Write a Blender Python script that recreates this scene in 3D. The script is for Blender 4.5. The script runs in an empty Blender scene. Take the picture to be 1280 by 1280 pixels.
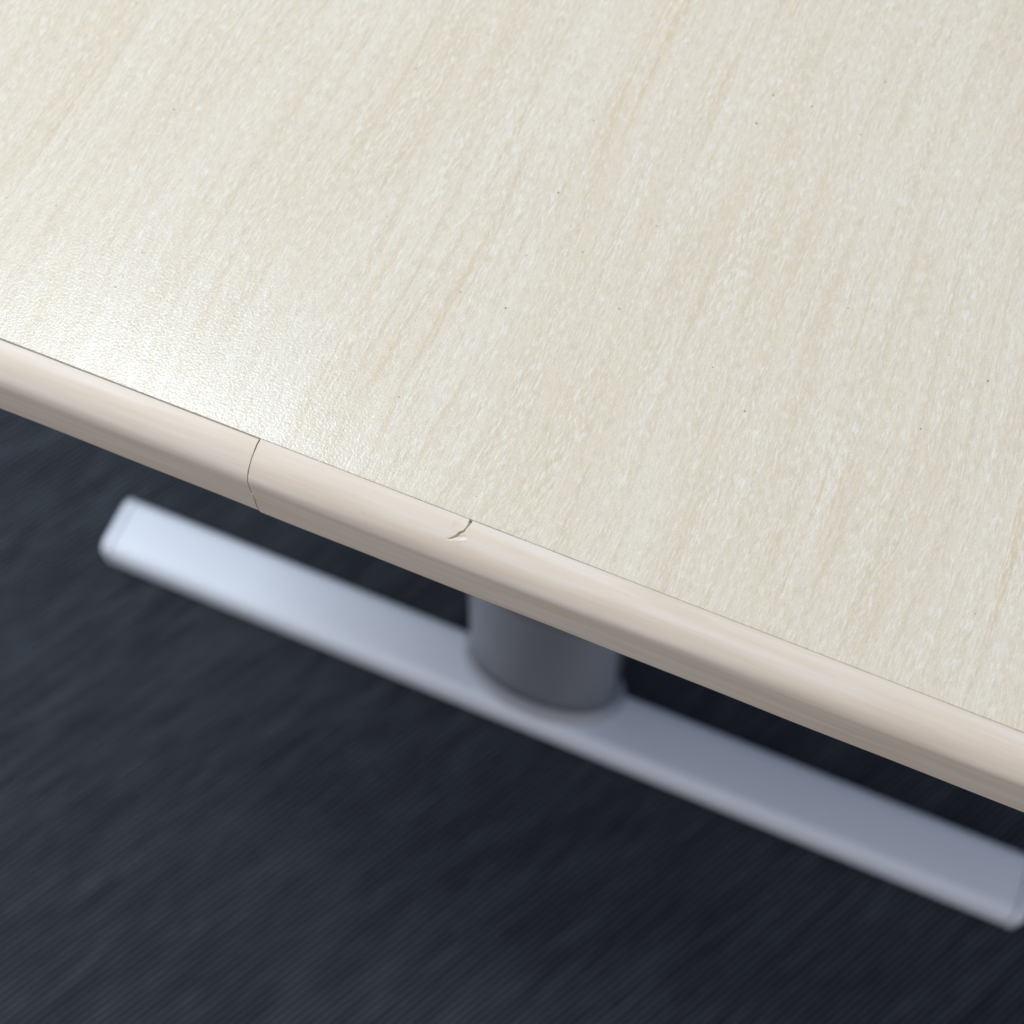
import bpy, bmesh, math, random
from math import radians, sin, cos, pi, sqrt, hypot

# ------------------------------------------------------------------ camera, world, lamps
scene = bpy.context.scene
col = scene.collection

cam_d = bpy.data.cameras.new("camera")
cam = bpy.data.objects.new("camera", cam_d)
col.objects.link(cam)
cam.location = (0.06247, -0.11274, 0.31296)
cam.rotation_euler = (0.41284, -0.00403, 0.39430)
cam_d.sensor_fit = 'HORIZONTAL'
cam_d.sensor_width = 36.0
cam_d.lens = 36.0 * 1863.59 / 1280.0
cam_d.clip_start = 0.01
cam_d.clip_end = 100
cam_d.dof.use_dof = True
cam_d.dof.focus_distance = 0.3455
cam_d.dof.aperture_fstop = 12.4
scene.camera = cam

world = bpy.data.worlds.new("World")
scene.world = world
world.use_nodes = True
bg = world.node_tree.nodes["Background"]
bg.inputs[0].default_value = (0.65, 0.73, 1.0, 1)
bg.inputs[1].default_value = 0.28


def area(name, loc, size, power, color, rot=(0, 0, 0)):
    d = bpy.data.lights.new(name, 'AREA')
    d.shape = 'RECTANGLE'
    d.size, d.size_y = size
    d.energy = power
    d.color = color
    o = bpy.data.objects.new(name, d)
    o.location = loc
    o.rotation_euler = rot
    col.objects.link(o)
    return o


# office ceiling fittings (about 2 m above the desk) and the pale ceiling itself
area("ceiling_tube", (-0.96, 0.66, 2.0), (0.50, 0.16), 11, (0.74, 0.88, 1.0))
area("ceiling_tube", (-1.35, 0.02, 2.0), (0.75, 0.14), 34, (0.95, 0.97, 1.0), (0, 0, radians(-20)))
area("ceiling_bounce", (-0.9, 0.7, 2.3), (5.0, 5.0), 45, (1.0, 0.98, 0.905))
# added low fill from behind the camera, lifts the edge strip's face and column
area("low_front_fill", (-0.4, -2.7, -0.22), (3.2, 0.8), 21, (1.0, 0.90, 0.81), (radians(90), 0, 0))

scene.view_settings.view_transform = 'Standard'
scene.view_settings.look = 'None'
scene.view_settings.gamma = 1.0
scene.view_settings.exposure = 0.08
scene.render.engine = 'CYCLES'
scene.cycles.use_denoising = True
scene.cycles.denoiser = 'OPENIMAGEDENOISE'
scene.cycles.denoising_input_passes = 'RGB_ALBEDO_NORMAL'
scene.cycles.denoising_prefilter = 'ACCURATE'
scene.cycles.max_bounces = 6
scene.cycles.caustics_reflective = False
scene.cycles.caustics_refractive = False

# ------------------------------------------------------------------ dimensions (metres)
H = 0.70            # floor is at z = -H, desk top at z = 0, end face of the desk at y = 0
T = 0.025           # desk top thickness
XL, XR = -0.43, 0.37
YB = 1.25
O, RZ = 0.0087, 0.0082   # round-over of the edge strip: inward, downward
JX = -0.0506        # butt joint between the two strips

# ------------------------------------------------------------------ helpers


def obj(name, bm, mat, parent=None, smooth=True):
    me = bpy.data.meshes.new(name)
    bm.to_mesh(me)
    bm.free()
    if smooth:
        for p in me.polygons:
            p.use_smooth = len(p.vertices) <= 4
    o = bpy.data.objects.new(name, me)
    me.materials.append(mat)
    col.objects.link(o)
    if parent:
        o.parent = parent
    return o


def extrude_profile(bm, prof, xs, closed=True, caps=True, fn=None):
    rings = []
    for x in xs:
        ring = []
        for k, (y, z) in enumerate(prof):
            p = (x, y, z)
            if fn:
                p = fn(x, k, y, z)
            ring.append(bm.verts.new(p))
        rings.append(ring)
    n = len(prof)
    m = n if closed else n - 1
    for a, b in zip(rings, rings[1:]):
        for i in range(m):
            j = (i + 1) % n
            bm.faces.new((a[i], b[i], b[j], a[j]))
    if caps:                      # caps keep vertices of their own, so their rims stay crisp
        bm.faces.new([bm.verts.new(v.co) for v in rings[0]])
        bm.faces.new([bm.verts.new(v.co) for v in reversed(rings[-1])])
    bmesh.ops.recalc_face_normals(bm, faces=bm.faces[:])


class NT:
    """tiny node-graph builder"""

    def __init__(self, name):
        self.m = bpy.data.materials.new(name)
        self.m.use_nodes = True
        self.t = self.m.node_tree
        self.b = self.t.nodes["Principled BSDF"]
        self.co = self.t.nodes.new("ShaderNodeTexCoord").outputs["Object"]

    def n(self, kind, **kw):
        nd = self.t.nodes.new(kind)
        for k, v in kw.items():
            setattr(nd, k, v)
        return nd

    def link(self, a, b):
        self.t.links.new(a, b)

    def val(self, sock, v):
        if hasattr(v, "is_output") or isinstance(v, bpy.types.NodeSocket):
            self.link(v, sock)
        else:
            sock.default_value = v

    def math(self, op, a, b=0.0, c=None, clamp=False):
        nd = self.n("ShaderNodeMath", operation=op, use_clamp=clamp)
        self.val(nd.inputs[0], a)
        self.val(nd.inputs[1], b)
        if c is not None:
            self.val(nd.inputs[2], c)
        return nd.outputs[0]

    def scale(self, vec, s, off=(0, 0, 0)):
        nd = self.n("ShaderNodeVectorMath", operation='MULTIPLY_ADD')
        self.val(nd.inputs[0], vec)
        nd.inputs[1].default_value = s
        nd.inputs[2].default_value = off
        return nd.outputs[0]

    def vadd(self, a, b):
        nd = self.n("ShaderNodeVectorMath", operation='ADD')
        self.val(nd.inputs[0], a)
        self.val(nd.inputs[1], b)
        return nd.outputs[0]

    def noise(self, vec, scale=1.0, detail=2.0, rough=0.5, color=False):
        nd = self.n("ShaderNodeTexNoise")
        self.link(vec, nd.inputs["Vector"])
        nd.inputs["Scale"].default_value = scale
        nd.inputs["Detail"].default_value = detail
        nd.inputs["Roughness"].default_value = rough
        return nd.outputs["Color" if color else "Fac"]

    def ramp(self, fac, lo, hi):
        nd = self.n("ShaderNodeMapRange", interpolation_type='SMOOTHSTEP')
        self.link(fac, nd.inputs[0])
        nd.inputs[1].default_value = lo
        nd.inputs[2].default_value = hi
        return nd.outputs[0]

    def mix(self, fac, a, b, blend='MIX'):
        nd = self.n("ShaderNodeMix", data_type='RGBA', blend_type=blend)
        self.val(nd.inputs[0], fac)
        for s, v in ((nd.inputs[6], a), (nd.inputs[7], b)):
            if isinstance(v, tuple):
                s.default_value = (*v, 1)
            else:
                self.link(v, s)
        return nd.outputs[2]

    def bump(self, height, strength, dist, normal=None):
        nd = self.n("ShaderNodeBump")
        nd.inputs["Strength"].default_value = strength
        nd.inputs["Distance"].default_value = dist
        self.link(height, nd.inputs["Height"])
        if normal:
            self.link(normal, nd.inputs["Normal"])
        return nd.outputs[0]

    def out(self, color=None, rough=None, normal=None, **kw):
        if color is not None:
            self.val(self.b.inputs["Base Color"], (*color, 1) if isinstance(color, tuple) else color)
        if rough is not None:
            self.val(self.b.inputs["Roughness"], rough)
        if normal is not None:
            self.link(normal, self.b.inputs["Normal"])
        for k, v in kw.items():
            self.b.inputs[k].default_value = v
        return self.m


# ------------------------------------------------------------------ materials
SC = (0.2770, 0.10944, -0.13211, -0.10901)      # slope, offset and span of a scuff on the laminate


def laminate():
    t = NT("birch_laminate")
    # let the grain wander a little sideways
    w1 = t.math('SUBTRACT', t.noise(t.scale(t.co, (9, 6, 0)), 1, 1), 0.5)
    w2 = t.math('SUBTRACT', t.noise(t.scale(t.co, (160, 60, 0)), 1, 1), 0.5)
    w3 = t.math('SUBTRACT', t.noise(t.scale(t.co, (700, 420, 0)), 1, 1), 0.5)
    sh = t.math('ADD', t.math('MULTIPLY', w1, 0.022), t.math('ADD', t.math('MULTIPLY', w2, 0.0012), t.math('MULTIPLY', w3, 0.0005)))
    cx = t.n("ShaderNodeCombineXYZ")
    t.link(sh, cx.inputs[0])
    v = t.vadd(t.co, cx.outputs[0])
    base = t.mix(t.ramp(t.noise(t.scale(v, (48, 6, 0)), 1, 4, .6), .3, .7), (0.665, 0.588, 0.445), (0.70, 0.64, 0.525))
    base = t.mix(t.math('MULTIPLY', t.ramp(t.noise(t.scale(v, (400, 17, 0)), 1, 4, .62), .42, .74), .64), base, (0.595, 0.50, 0.35))
    # narrow tan growth lines, long along the grain
    ln = t.noise(t.scale(v, (300, 4.5, 0), (3.1, 7.7, 0)), 1, 2)
    ln = t.ramp(t.math('SUBTRACT', 1.0, t.math('ABSOLUTE', t.math('MULTIPLY', t.math('SUBTRACT', ln, .58), 16))), 0.2, 1.0)
    gate = t.ramp(t.noise(t.scale(v, (75, 8, 0), (9, 2, 0)), 1, 2), .50, .66)
    base = t.mix(t.math('MULTIPLY', t.math('MULTIPLY', ln, gate), .60), base, (0.61, 0.475, 0.29))
    # pale short fibres and tan ones between them
    fm = t.math('MULTIPLY_ADD', t.ramp(t.noise(t.scale(v, (330, 14, 0), (5, 5, 0)), 1, 3), .3, .7), .52, .20)
    fl = t.ramp(t.noise(t.scale(v, (1750, 300, 0)), 1, 3, .6), .45, .67)
    base = t.mix(t.math('MULTIPLY', fl, fm), base, (0.80, 0.785, 0.735))
    fl = t.ramp(t.noise(t.scale(v, (2800, 520, 0), (11, 3, 0)), 1, 2, .6), .49, .70)
    base = t.mix(t.math('MULTIPLY', fl, .38), base, (0.79, 0.77, 0.715))
    fd = t.ramp(t.noise(t.scale(v, (1200, 260, 0), (41, 17, 0)), 1, 3, .6), .48, .74)
    base = t.mix(t.math('MULTIPLY', fd, .50), base, (0.53, 0.48, 0.385))
    sp = t.noise(t.scale(v, (4200, 2600, 0)), 1, 2)
    base = t.mix(t.ramp(sp, .3, .7), t.mix(1.0, base, (0.93, 0.93, 0.93), 'MULTIPLY'), t.mix(1.0, base, (1.05, 1.05, 1.05), 'MULTIPLY'))
    # printed dark specks
    vo = t.n("ShaderNodeTexVoronoi", voronoi_dimensions='2D')
    t.link(t.co, vo.inputs["Vector"])
    vo.inputs["Scale"].default_value = 78
    sx = t.n("ShaderNodeSeparateColor")
    t.link(vo.outputs["Color"], sx.inputs[0])
    rad = t.math('MULTIPLY_ADD', sx.outputs[1], 0.016, 0.010)
    dot = t.math('MULTIPLY', t.math('LESS_THAN', vo.outputs["Distance"], rad), t.math('LESS_THAN', sx.outputs[0], .22))
    base = t.mix(t.math('MULTIPLY', dot, t.math('MULTIPLY_ADD', sx.outputs[2], .5, .35)), base, (0.17, 0.15, 0.13))
    # one faint scuff
    ps = t.n("ShaderNodeSeparateXYZ")
    t.link(t.vadd(t.co, t.scale(t.noise(t.scale(t.co, (60, 60, 0)), 1, 2, .6, True), (.0, .0012, 0))), ps.inputs[0])
    q = t.math('SUBTRACT', ps.outputs[1], t.math('MULTIPLY_ADD', ps.outputs[0], SC[0], SC[1]))
    q = t.math('LESS_THAN', t.math('ABSOLUTE', q), .00009)
    q = t.math('MULTIPLY', q, t.math('MULTIPLY', t.math('GREATER_THAN', ps.outputs[0], SC[2]), t.math('LESS_THAN', ps.outputs[0], SC[3])))
    base = t.mix(t.math('MULTIPLY', q, t.math('MULTIPLY', t.ramp(t.noise(t.scale(t.co, (300, 300, 0)), 1, 2), .35, .65), .6)), base, (0.78, 0.765, 0.72))
    h = t.noise(t.scale(t.co, (1600, 1600, 0)), 1, 2, .5)
    nrm = t.bump(h, 0.7, 0.000075)
    return t.out(base, t.math('MULTIPLY_ADD', sp, .05, .185), nrm, **{"Specular IOR Level": .5})


def strip_mat(name, shift):
    t = NT(name)
    v = t.scale(t.co, (16, 420, 420), (shift, shift * 2, 0))
    a = t.ramp(t.noise(v, 1, 3, .5), .3, .7)
    c = t.mix(a, (0.69, 0.60, 0.485), (0.735, 0.67, 0.58))
    b = t.ramp(t.noise(t.scale(t.co, (22, 260, 260), (7 + shift, 3, 5)), 1, 2), .48, .7)
    c = t.mix(t.math('MULTIPLY', b, .5), c, (0.65, 0.54, 0.425))
    f = t.noise(t.scale(t.co, (90, 2400, 2400)), 1, 2)
    c = t.mix(t.ramp(f, .3, .7), t.mix(1.0, c, (0.965, 0.965, 0.965), 'MULTIPLY'), c)
    # faint scuffs
    g = t.ramp(t.noise(t.scale(t.co, (420, 900, 900), (2, 8, 1)), 1, 3, .6), .66, .76)
    c = t.mix(t.math('MULTIPLY', g, .22), c, (0.42, 0.39, 0.36))
    h = t.noise(t.scale(t.co, (700, 1500, 1500)), 1, 2)
    return t.out(c, .5, t.bump(h, .25, 0.00004))


def paint():
    t = NT("silver_grey_paint")
    n = t.noise(t.scale(t.co, (40, 40, 40)), 1, 3)
    c = t.mix(n, (0.74, 0.81, 0.91), (0.78, 0.85, 0.94))
    h = t.noise(t.scale(t.co, (1800, 1800, 1800)), 1, 2)
    return t.out(c, .45, t.bump(h, .2, 0.00005))


def column_paint():
    t = NT("dark_grey_column_paint")
    n = t.noise(t.scale(t.co, (30, 30, 30)), 1, 3)
    c = t.mix(n, (0.27, 0.295, 0.335), (0.31, 0.335, 0.375))
    return t.out(c, .26, Metallic=.45)


def collar_paint():
    t = NT("grey_collar_paint")
    n = t.noise(t.scale(t.co, (60, 60, 60)), 1, 3)
    return t.out(t.mix(n, (0.36, 0.39, 0.43), (0.42, 0.45, 0.49)), .45)


def cap_mat():
    t = NT("grey_plastic_cap")
    n = t.noise(t.scale(t.co, (60, 60, 60)), 1, 2)
    return t.out(t.mix(n, (0.46, 0.49, 0.55), (0.50, 0.53, 0.58)), .42)


def board_core():
    t = NT("chipboard_core")
    n = t.noise(t.scale(t.co, (500, 500, 500)), 1, 3)
    return t.out(t.mix(n, (0.20, 0.175, 0.14), (0.38, 0.34, 0.28)), .8)


RIB_ANG = radians(61.0)
RIB = 0.0042
V0 = 0.05 * sin(RIB_ANG) + 0.15 * cos(RIB_ANG)     # row phase of the loop pile


def carpet_mat():
    t = NT("charcoal_loop_carpet")
    mp = t.n("ShaderNodeMapping")
    t.link(t.co, mp.inputs[0])
    mp.inputs["Rotation"].default_value = (0, 0, -RIB_ANG)
    v = t.scale(mp.outputs[0], (1, 1, 1), (0, -V0, 0))                       # x runs along the ribs
    row = t.n("ShaderNodeVectorMath", operation='SNAP')
    t.link(v, row.inputs[0])
    row.inputs[1].default_value = (0.0035, RIB, 1.0)
    a = t.noise(t.scale(row.outputs[0], (20, 236, 0)), 1, 2)
    b = t.noise(t.scale(v, (11, 40, 0)), 1, 4, .6)
    c = t.mix(t.ramp(a, .25, .75), (0.058, 0.068, 0.082), (0.094, 0.109, 0.130))
    c = t.mix(t.ramp(b, .3, .72), t.mix(1.0, c, (0.80, 0.80, 0.81), 'MULTIPLY'), t.mix(1.0, c, (1.12, 1.12, 1.13), 'MULTIPLY'))
    f = t.noise(t.scale(v, (500, 1200, 900)), 1, 2)
    c = t.mix(t.ramp(f, .25, .75), t.mix(1.0, c, (0.8, 0.8, 0.8), 'MULTIPLY'), t.mix(1.0, c, (1.15, 1.15, 1.15), 'MULTIPLY'))
    # dark backing between the rows of loops
    sv = t.n("ShaderNodeSeparateXYZ")
    t.link(v, sv.inputs[0])
    fr = t.math('ABSOLUTE', t.math('SUBTRACT', t.math('FRACT', t.math('DIVIDE', sv.outputs[1], RIB)), .5))
    c = t.mix(t.ramp(fr, .27, .40), c, t.mix(1.0, c, (0.35, 0.35, 0.36), 'MULTIPLY'))
    return t.out(c, .95, t.bump(f, .6, 0.0006), **{"Specular IOR Level": .15})


LAM = laminate()
STRIP_A, STRIP_B = strip_mat("beige_edge_plastic", 0.0), strip_mat("beige_edge_plastic_second", 5.3)
PAINT, COLPAINT, COLLAR, CAP, CORE, CARPET = paint(), column_paint(), collar_paint(), cap_mat(), board_core(), carpet_mat()

# ------------------------------------------------------------------ the floor
bm = bmesh.new()
s = 4.0
vs = [bm.verts.new((x, y, -H - 0.006)) for x, y in ((-s, -s), (s, -s), (s, s), (-s, s))]
bm.faces.new(vs)
floor = obj("floor", bm, CARPET, smooth=False)
floor["kind"] = "structure"

# the ribbed loop pile near the desk, as real rows
rnd = random.Random(4)
bm = bmesh.new()
ca, sa = cos(RIB_ANG), sin(RIB_ANG)
LEN, WID = 1.7, 1.5
c0 = (-0.05, 0.15)
nrow, nseg = int(WID / RIB), 90
sec = [(-.5, -.0042), (-.30, -.0006), (-.13, .0003), (.13, .0003), (.30, -.0006), (.5, -.0042)]
ring = {}
for i in range(nrow):
    tv = (i - nrow / 2) * RIB
    ph = rnd.random() * 6
    grid = []
    for j in range(nseg + 1):
        u = -LEN / 2 + LEN * j / nseg
        dz = .00035 * sin(j * 1.9 + ph) + rnd.uniform(-.0003, .0003)
        dw = rnd.uniform(-.0003, .0003)
        line = []
        for k, (w, z) in enumerate(sec):
            e = 0 if k in (0, 5) else 1
            vv = tv + w * RIB + dw * e
            line.append(bm.verts.new((c0[0] + u * ca - vv * sa, c0[1] + u * sa + vv * ca, -H + z + dz * e)))
        grid.append(line)
    for a, b in zip(grid, grid[1:]):
        for k in range(5):
            bm.faces.new((a[k], b[k], b[k + 1], a[k + 1]))
bmesh.ops.recalc_face_normals(bm, faces=bm.faces[:])
pile = obj("loop_pile", bm, CARPET, floor)
pile["kind"] = "stuff"

# ------------------------------------------------------------------ the desk
desk = bpy.data.objects.new("desk", None)
desk.location = (0, 0, 0)
col.objects.link(desk)
desk["label"] = "desk with pale birch laminate top, chipped beige edge strip and silver grey T-shaped leg"
desk["category"] = "desk"

# --- top board
G = 0.00030       # hairline between laminate and edge strip
bm = bmesh.new()
x0, x1, y0, y1 = XL + O + G, XR - O - G, O + G, YB - O - G
b_ = 0.00012
pts_t = [(x0 + b_, y0 + b_), (x1 - b_, y0 + b_), (x1 - b_, y1 - b_), (x0 + b_, y1 - b_)]
pts_m = [(x0, y0), (x1, y0), (x1, y1), (x0, y1)]
top = [bm.verts.new((x, y, 0)) for x, y in pts_t]
mid = [bm.verts.new((x, y, -b_)) for x, y in pts_m]
low = [bm.verts.new((x, y, -0.0009)) for x, y in pts_m]
bm.faces.new(top)
for a, b in ((top, mid), (mid, low)):
    for i in range(4):
        j = (i + 1) % 4
        bm.faces.new((a[i], b[i], b[j], a[j]))
bm.faces.new(list(reversed(low)))
bmesh.ops.recalc_face_normals(bm, faces=bm.faces[:])
tabletop = obj("tabletop", bm, LAM, desk, smooth=False)
bm = bmesh.new()
g_ = G * .8
pts_c = [(x0 - g_, y0 - g_), (x1 + g_, y0 - g_), (x1 + g_, y1 + g_), (x0 - g_, y1 + g_)]
lo = [bm.verts.new((x, y, -T + .0004)) for x, y in pts_c]
hi = [bm.verts.new((x, y, -0.00032)) for x, y in pts_c]     # reaches up into the hairline: the glue
bm.faces.new(lo)
bm.faces.new(hi)
for i in range(4):
    j = (i + 1) % 4
    bm.faces.new((lo[i], lo[j], hi[j], hi[i]))
bmesh.ops.recalc_face_normals(bm, faces=bm.faces[:])
obj("board_core", bm, CORE, desk, smooth=False)


# --- edge strips
def strip_profile(n=22, t=T):
    """seam -> round-over -> end face -> underside -> back; lists (y, z)"""
    p = [(O, -0.0009), (O, -0.00012), (O - .00010, -0.00002)]
    for i in range(n + 1):
        a = 0.02 + (pi / 2 - 0.02) * i / n
        p.append((O - O * sin(a) ** 1.0, -RZ + RZ * cos(a)))
    for i in range(1, 8):
        z = -RZ - (t - RZ - .0012) * i / 7
        p.append((0.00035 * (i / 7) ** 2, z))
    for i in range(1, 6):
        a = pi / 2 * i / 5
        p.append((.00035 + .0012 - .0012 * cos(a), -t + .0012 - .0012 * sin(a)))
    p.append((O, -t))
    return p


# the split: a short crack from the seam, running down the round-over, with a lifted lower lip
CRACK = [(3.15, 8.75), (3.05, 7.5), (2.75, 6.7), (2.55, 5.9), (1.75, 5.2), (1.55, 4.55), (0.85, 3.95), (0.3, 3.5), (-0.6, 3.3)]   # (x, y) mm
CW = [.42, .17, .12, .24, .27, .33, .20, .18, .05]       # half widths, mm
CDEP = [1.2, .75, .65, .9, 1.05, 1.0, .8, .5, .1]     # depth, mm


def chip(x, y):
    """inward push (mm) of the strip at x, y (mm) on the round-over"""
    best = None
    for (a, b), (wa, wb), (da, db) in zip(zip(CRACK, CRACK[1:]), zip(CW, CW[1:]), zip(CDEP, CDEP[1:])):
        dx, dy = b[0] - a[0], b[1] - a[1]
        L2 = dx * dx + dy * dy
        t = max(0, min(1, ((x - a[0]) * dx + (y - a[1]) * dy) / L2))
        px, py = a[0] + t * dx, a[1] + t * dy
        d = hypot(x - px, y - py)
        side = (dx * (y - py) - dy * (x - px))          # >0 on the right-hand, lower side
        if best is None or d < best[0]:
            best = (d, side, wa + (wb - wa) * t, da + (db - da) * t)
    d, side, w, dep = best
    out = 0.0
    if d < w:
        out = dep * (1 - (d / w) ** 4)
    # hollow on the lower side below the crack, then a lifted lip
    hx, hy = x - 2.6, y - 4.55
    r = hypot(hx / 1.25, (hy - .25 * hx) / .62)
    if side > 0 and r < 1:
        out = max(out, .30 * (1 - r) ** .8)
    lx, ly = x - 2.3, y - 3.75
    r = hypot(lx / 2.3, (ly - .30 * lx) / .50)
    if r < 1:
        out -= .11 * (1 - r * r) ** 2
    # the flap above the crack has settled slightly
    fx, fy = x - 1.3, y - 6.6
    r = hypot(fx / 1.9, fy / 2.0)
    if side < 0 and r < 1:
        out += .10 * (1 - r * r)
    return out


def edge_strip(xs, mat, t, proud, drop, n=22, damage=False, snug=0.0):
    prof = strip_profile(n, t)
    def fn(x, k, y, z):
        # hand-made straightness: the extrusion wanders by a few hundredths of a millimetre
        wob = .00005 * sin(x * 61 + k * .15) + .00004 * sin(x * 143 + 1.3)
        yy, zz = y - (proud + wob if y < O - .0002 else -snug), z - drop
        if damage and z > -RZ and y < O + .0001:
            c = chip(x * 1000, min(y * 1000, 8.75)) / 1000
            ny, nz = -(O - y) / O, max(0.0, (z + RZ) / RZ)
            l = hypot(ny, nz) or 1
            if y > O - .00015:
                ny, nz, l = -.15, 1, 1
            yy -= ny / l * c
            zz -= nz / l * c
        if abs(x - JX) < .0002:                 # the cut ends are slightly ragged
            x += (.00005 * sin(k * 2.7) + .00004 * sin(k * 1.1 + 2)) * (1 if x > JX else -1)
        if y >= O - .0002:                      # and the seam opens and closes a little
            yy += -.00007 * max(0, sin(x * 47 + 1)) * sin(x * 173) ** 2
        return (x, yy, zz)
    bm = bmesh.new()
    extrude_profile(bm, prof, xs, fn=fn)
    return obj("edge_strip", bm, mat, desk)


def lin(a, b, n):
    return [a + (b - a) * i / n for i in range(n + 1)]


left = edge_strip(lin(XL, JX - .00018, 90), STRIP_A, T - .0003, 0.0, 0.0)
left["label"] = "left edge strip ending at the butt joint"
xs = lin(JX + .00018, -.0020, 20)[:-1] + lin(-.0020, .0065, 110) + lin(.0065, XR, 90)[1:]
right = edge_strip(xs, STRIP_B, T + .00035, 0.00012, 0.0, n=90, damage=True, snug=.00024)
right["label"] = "right edge strip with a short split at its upper edge"

# a curl of plastic left in the butt joint
bm = bmesh.new()
prev = None
for i in range(9):
    u = i / 8
    z = -.0128 - .0042 * u
    w = .00010 + .00016 * sin(pi * u)
    y = -.00012 - .00022 * sin(pi * u)
    x = JX + .00002 + .0003 * u
    cur = [bm.verts.new(q) for q in ((x - w, y + .0003, z), (x - w * .4, y, z), (x + w * .4, y, z), (x + w, y + .0003, z))]
    if prev:
        for k in range(3):
            bm.faces.new((prev[k], cur[k], cur[k + 1], prev[k + 1]))
        bm.faces.new((prev[3], cur[3], cur[0], prev[0]))
    else:
        bm.faces.new(cur)
    prev = cur
bm.faces.new(list(reversed(prev)))
bmesh.ops.recalc_face_normals(bm, faces=bm.faces[:])
obj("plastic_burr", bm, STRIP_A, right)

# strips on the other three sides of the board (out of view)
def side_strip(length, loc, rot):
    bm = bmesh.new()
    extrude_profile(bm, strip_profile(10), [-length / 2, length / 2])
    o = obj("edge_strip", bm, STRIP_A, desk)
    o.location = loc
    o.rotation_euler = (0, 0, rot)
    return o


ly = YB - 2 * O - .001
side_strip(ly, (XL, YB / 2, 0), -pi / 2)
side_strip(ly, (XR, YB / 2, 0), pi / 2)
side_strip(XR - XL, ((XL + XR) / 2, YB, 0), pi)


# --- leg: foot beam, end caps, column, carrier
FY0, FY1 = 0.1466, 0.1912
FL, FR = -0.3583, 0.3150
FZ0, FZ1 = -H + .004, -H + .0335


def rrect(y0, y1, z0, z1, rt, rb, n=6):
    p = []
    for (cy, cz, a0, r) in ((y0 + rt, z1 - rt, pi, rt), (y1 - rt, z1 - rt, pi / 2, rt), (y1 - rb, z0 + rb, 0, rb), (y0 + rb, z0 + rb, -pi / 2, rb)):
        for i in range(n + 1):
            a = a0 - pi / 2 * i / n
            p.append((cy + r * cos(a), cz + r * sin(a)))
    return p


foot_prof = rrect(FY0, FY1, FZ0, FZ1, .009, .003)
CAPW = .0075
bm = bmesh.new()
extrude_profile(bm, foot_prof, lin(FL + CAPW, FR - CAPW, 40))
foot = obj("foot", bm, PAINT, desk)
for x0, x1 in ((FL, FL + CAPW - .0012), (FR, FR - CAPW + .0012)):
    bm = bmesh.new()
    cy, cz = (FY0 + FY1) / 2, (FZ0 + FZ1) / 2
    rings = []
    d = 1 if x1 > x0 else -1
    for dx, s_ in ((0, .955), (.0003, .98), (.0007, .995), (.0014, 1.0), (abs(x1 - x0), 1.0)):
        rings.append([bm.verts.new((x0 + d * dx, cy + (y - cy) * s_, cz + (z - cz) * s_)) for y, z in rrect(FY0 - .0002, FY1 + .0002, FZ0 - .0002, FZ1 + .0002, .009, .003)])
    n = len(rings[0])
    for a, b in zip(rings, rings[1:]):
        for i in range(n):
            j = (i + 1) % n
            bm.faces.new((a[i], b[i], b[j], a[j]))
    for rg in (rings[0], list(reversed(rings[-1]))):
        bm.faces.new([bm.verts.new(v.co) for v in rg])
    bmesh.ops.recalc_face_normals(bm, faces=bm.faces[:])
    obj("end_cap", bm, PAINT, foot)
for x in (FL + .03, FR - .03):
    bm = bmesh.new()
    rings = []
    for r, z in ((.012, -H - .0003), (.014, -H + .001), (.014, FZ0 + .0005)):
        rings.append([bm.verts.new((x + r * cos(2 * pi * i / 20), (FY0 + FY1) / 2 + r * sin(2 * pi * i / 20), z)) for i in range(20)])
    for a, b in zip(rings, rings[1:]):
        for i in range(20):
            j = (i + 1) % 20
            bm.faces.new((a[i], a[j], b[j], b[i]))
    bm.faces.new(rings[0])
    bm.faces.new(rings[-1])
    bmesh.ops.recalc_face_normals(bm, faces=bm.faces[:])
    obj("glide", bm, CAP, foot)

CX, CY, CA, CB = -0.0325, 0.1820, 0.0520, 0.0260


def oval(a, b, z, n=48, e=2.1):
    out = []
    for i in range(n):
        t = 2 * pi * i / n
        c, s_ = cos(t), sin(t)
        out.append((CX + a * math.copysign(abs(c) ** (2 / e), c), CY + b * math.copysign(abs(s_) ** (2 / e), s_), z))
    return out


bm = bmesh.new()
rings = [[bm.verts.new(p) for p in oval(CA, CB, z)] for z in (FZ1 - .002, FZ1 + .2, -.10, -.045)]
n = len(rings[0])
for a, b in zip(rings, rings[1:]):
    for i in range(n):
        j = (i + 1) % n
        bm.faces.new((a[i], a[j], b[j], b[i]))
bm.faces.new(rings[0])
bm.faces.new(rings[-1])
bmesh.ops.recalc_face_normals(bm, faces=bm.faces[:])
column = obj("column", bm, COLPAINT, desk)

# welded collar where the column meets the foot
bm = bmesh.new()
rings = []
for grow, z in ((.0006, FZ1 + .013), (.0012, FZ1 + .0085), (.0026, FZ1 + .0045), (.0052, FZ1 + .0014), (.0068, FZ1 - .001)):
    rings.append([bm.verts.new(p) for p in oval(CA + grow, CB + grow * .8, z)])
for a, b in zip(rings, rings[1:]):
    for i in range(n):
        j = (i + 1) % n
        bm.faces.new((a[i], b[i], b[j], a[j]))
bmesh.ops.recalc_face_normals(bm, faces=bm.faces[:])
obj("collar", bm, COLLAR, column)

bm = bmesh.new()
extrude_profile(bm, rrect(.150, .204, -.0455, -T + .0003, .002, .002, 3), lin(-.33, .27, 4))
obj("carrier_bar", bm, PAINT, desk, smooth=False)
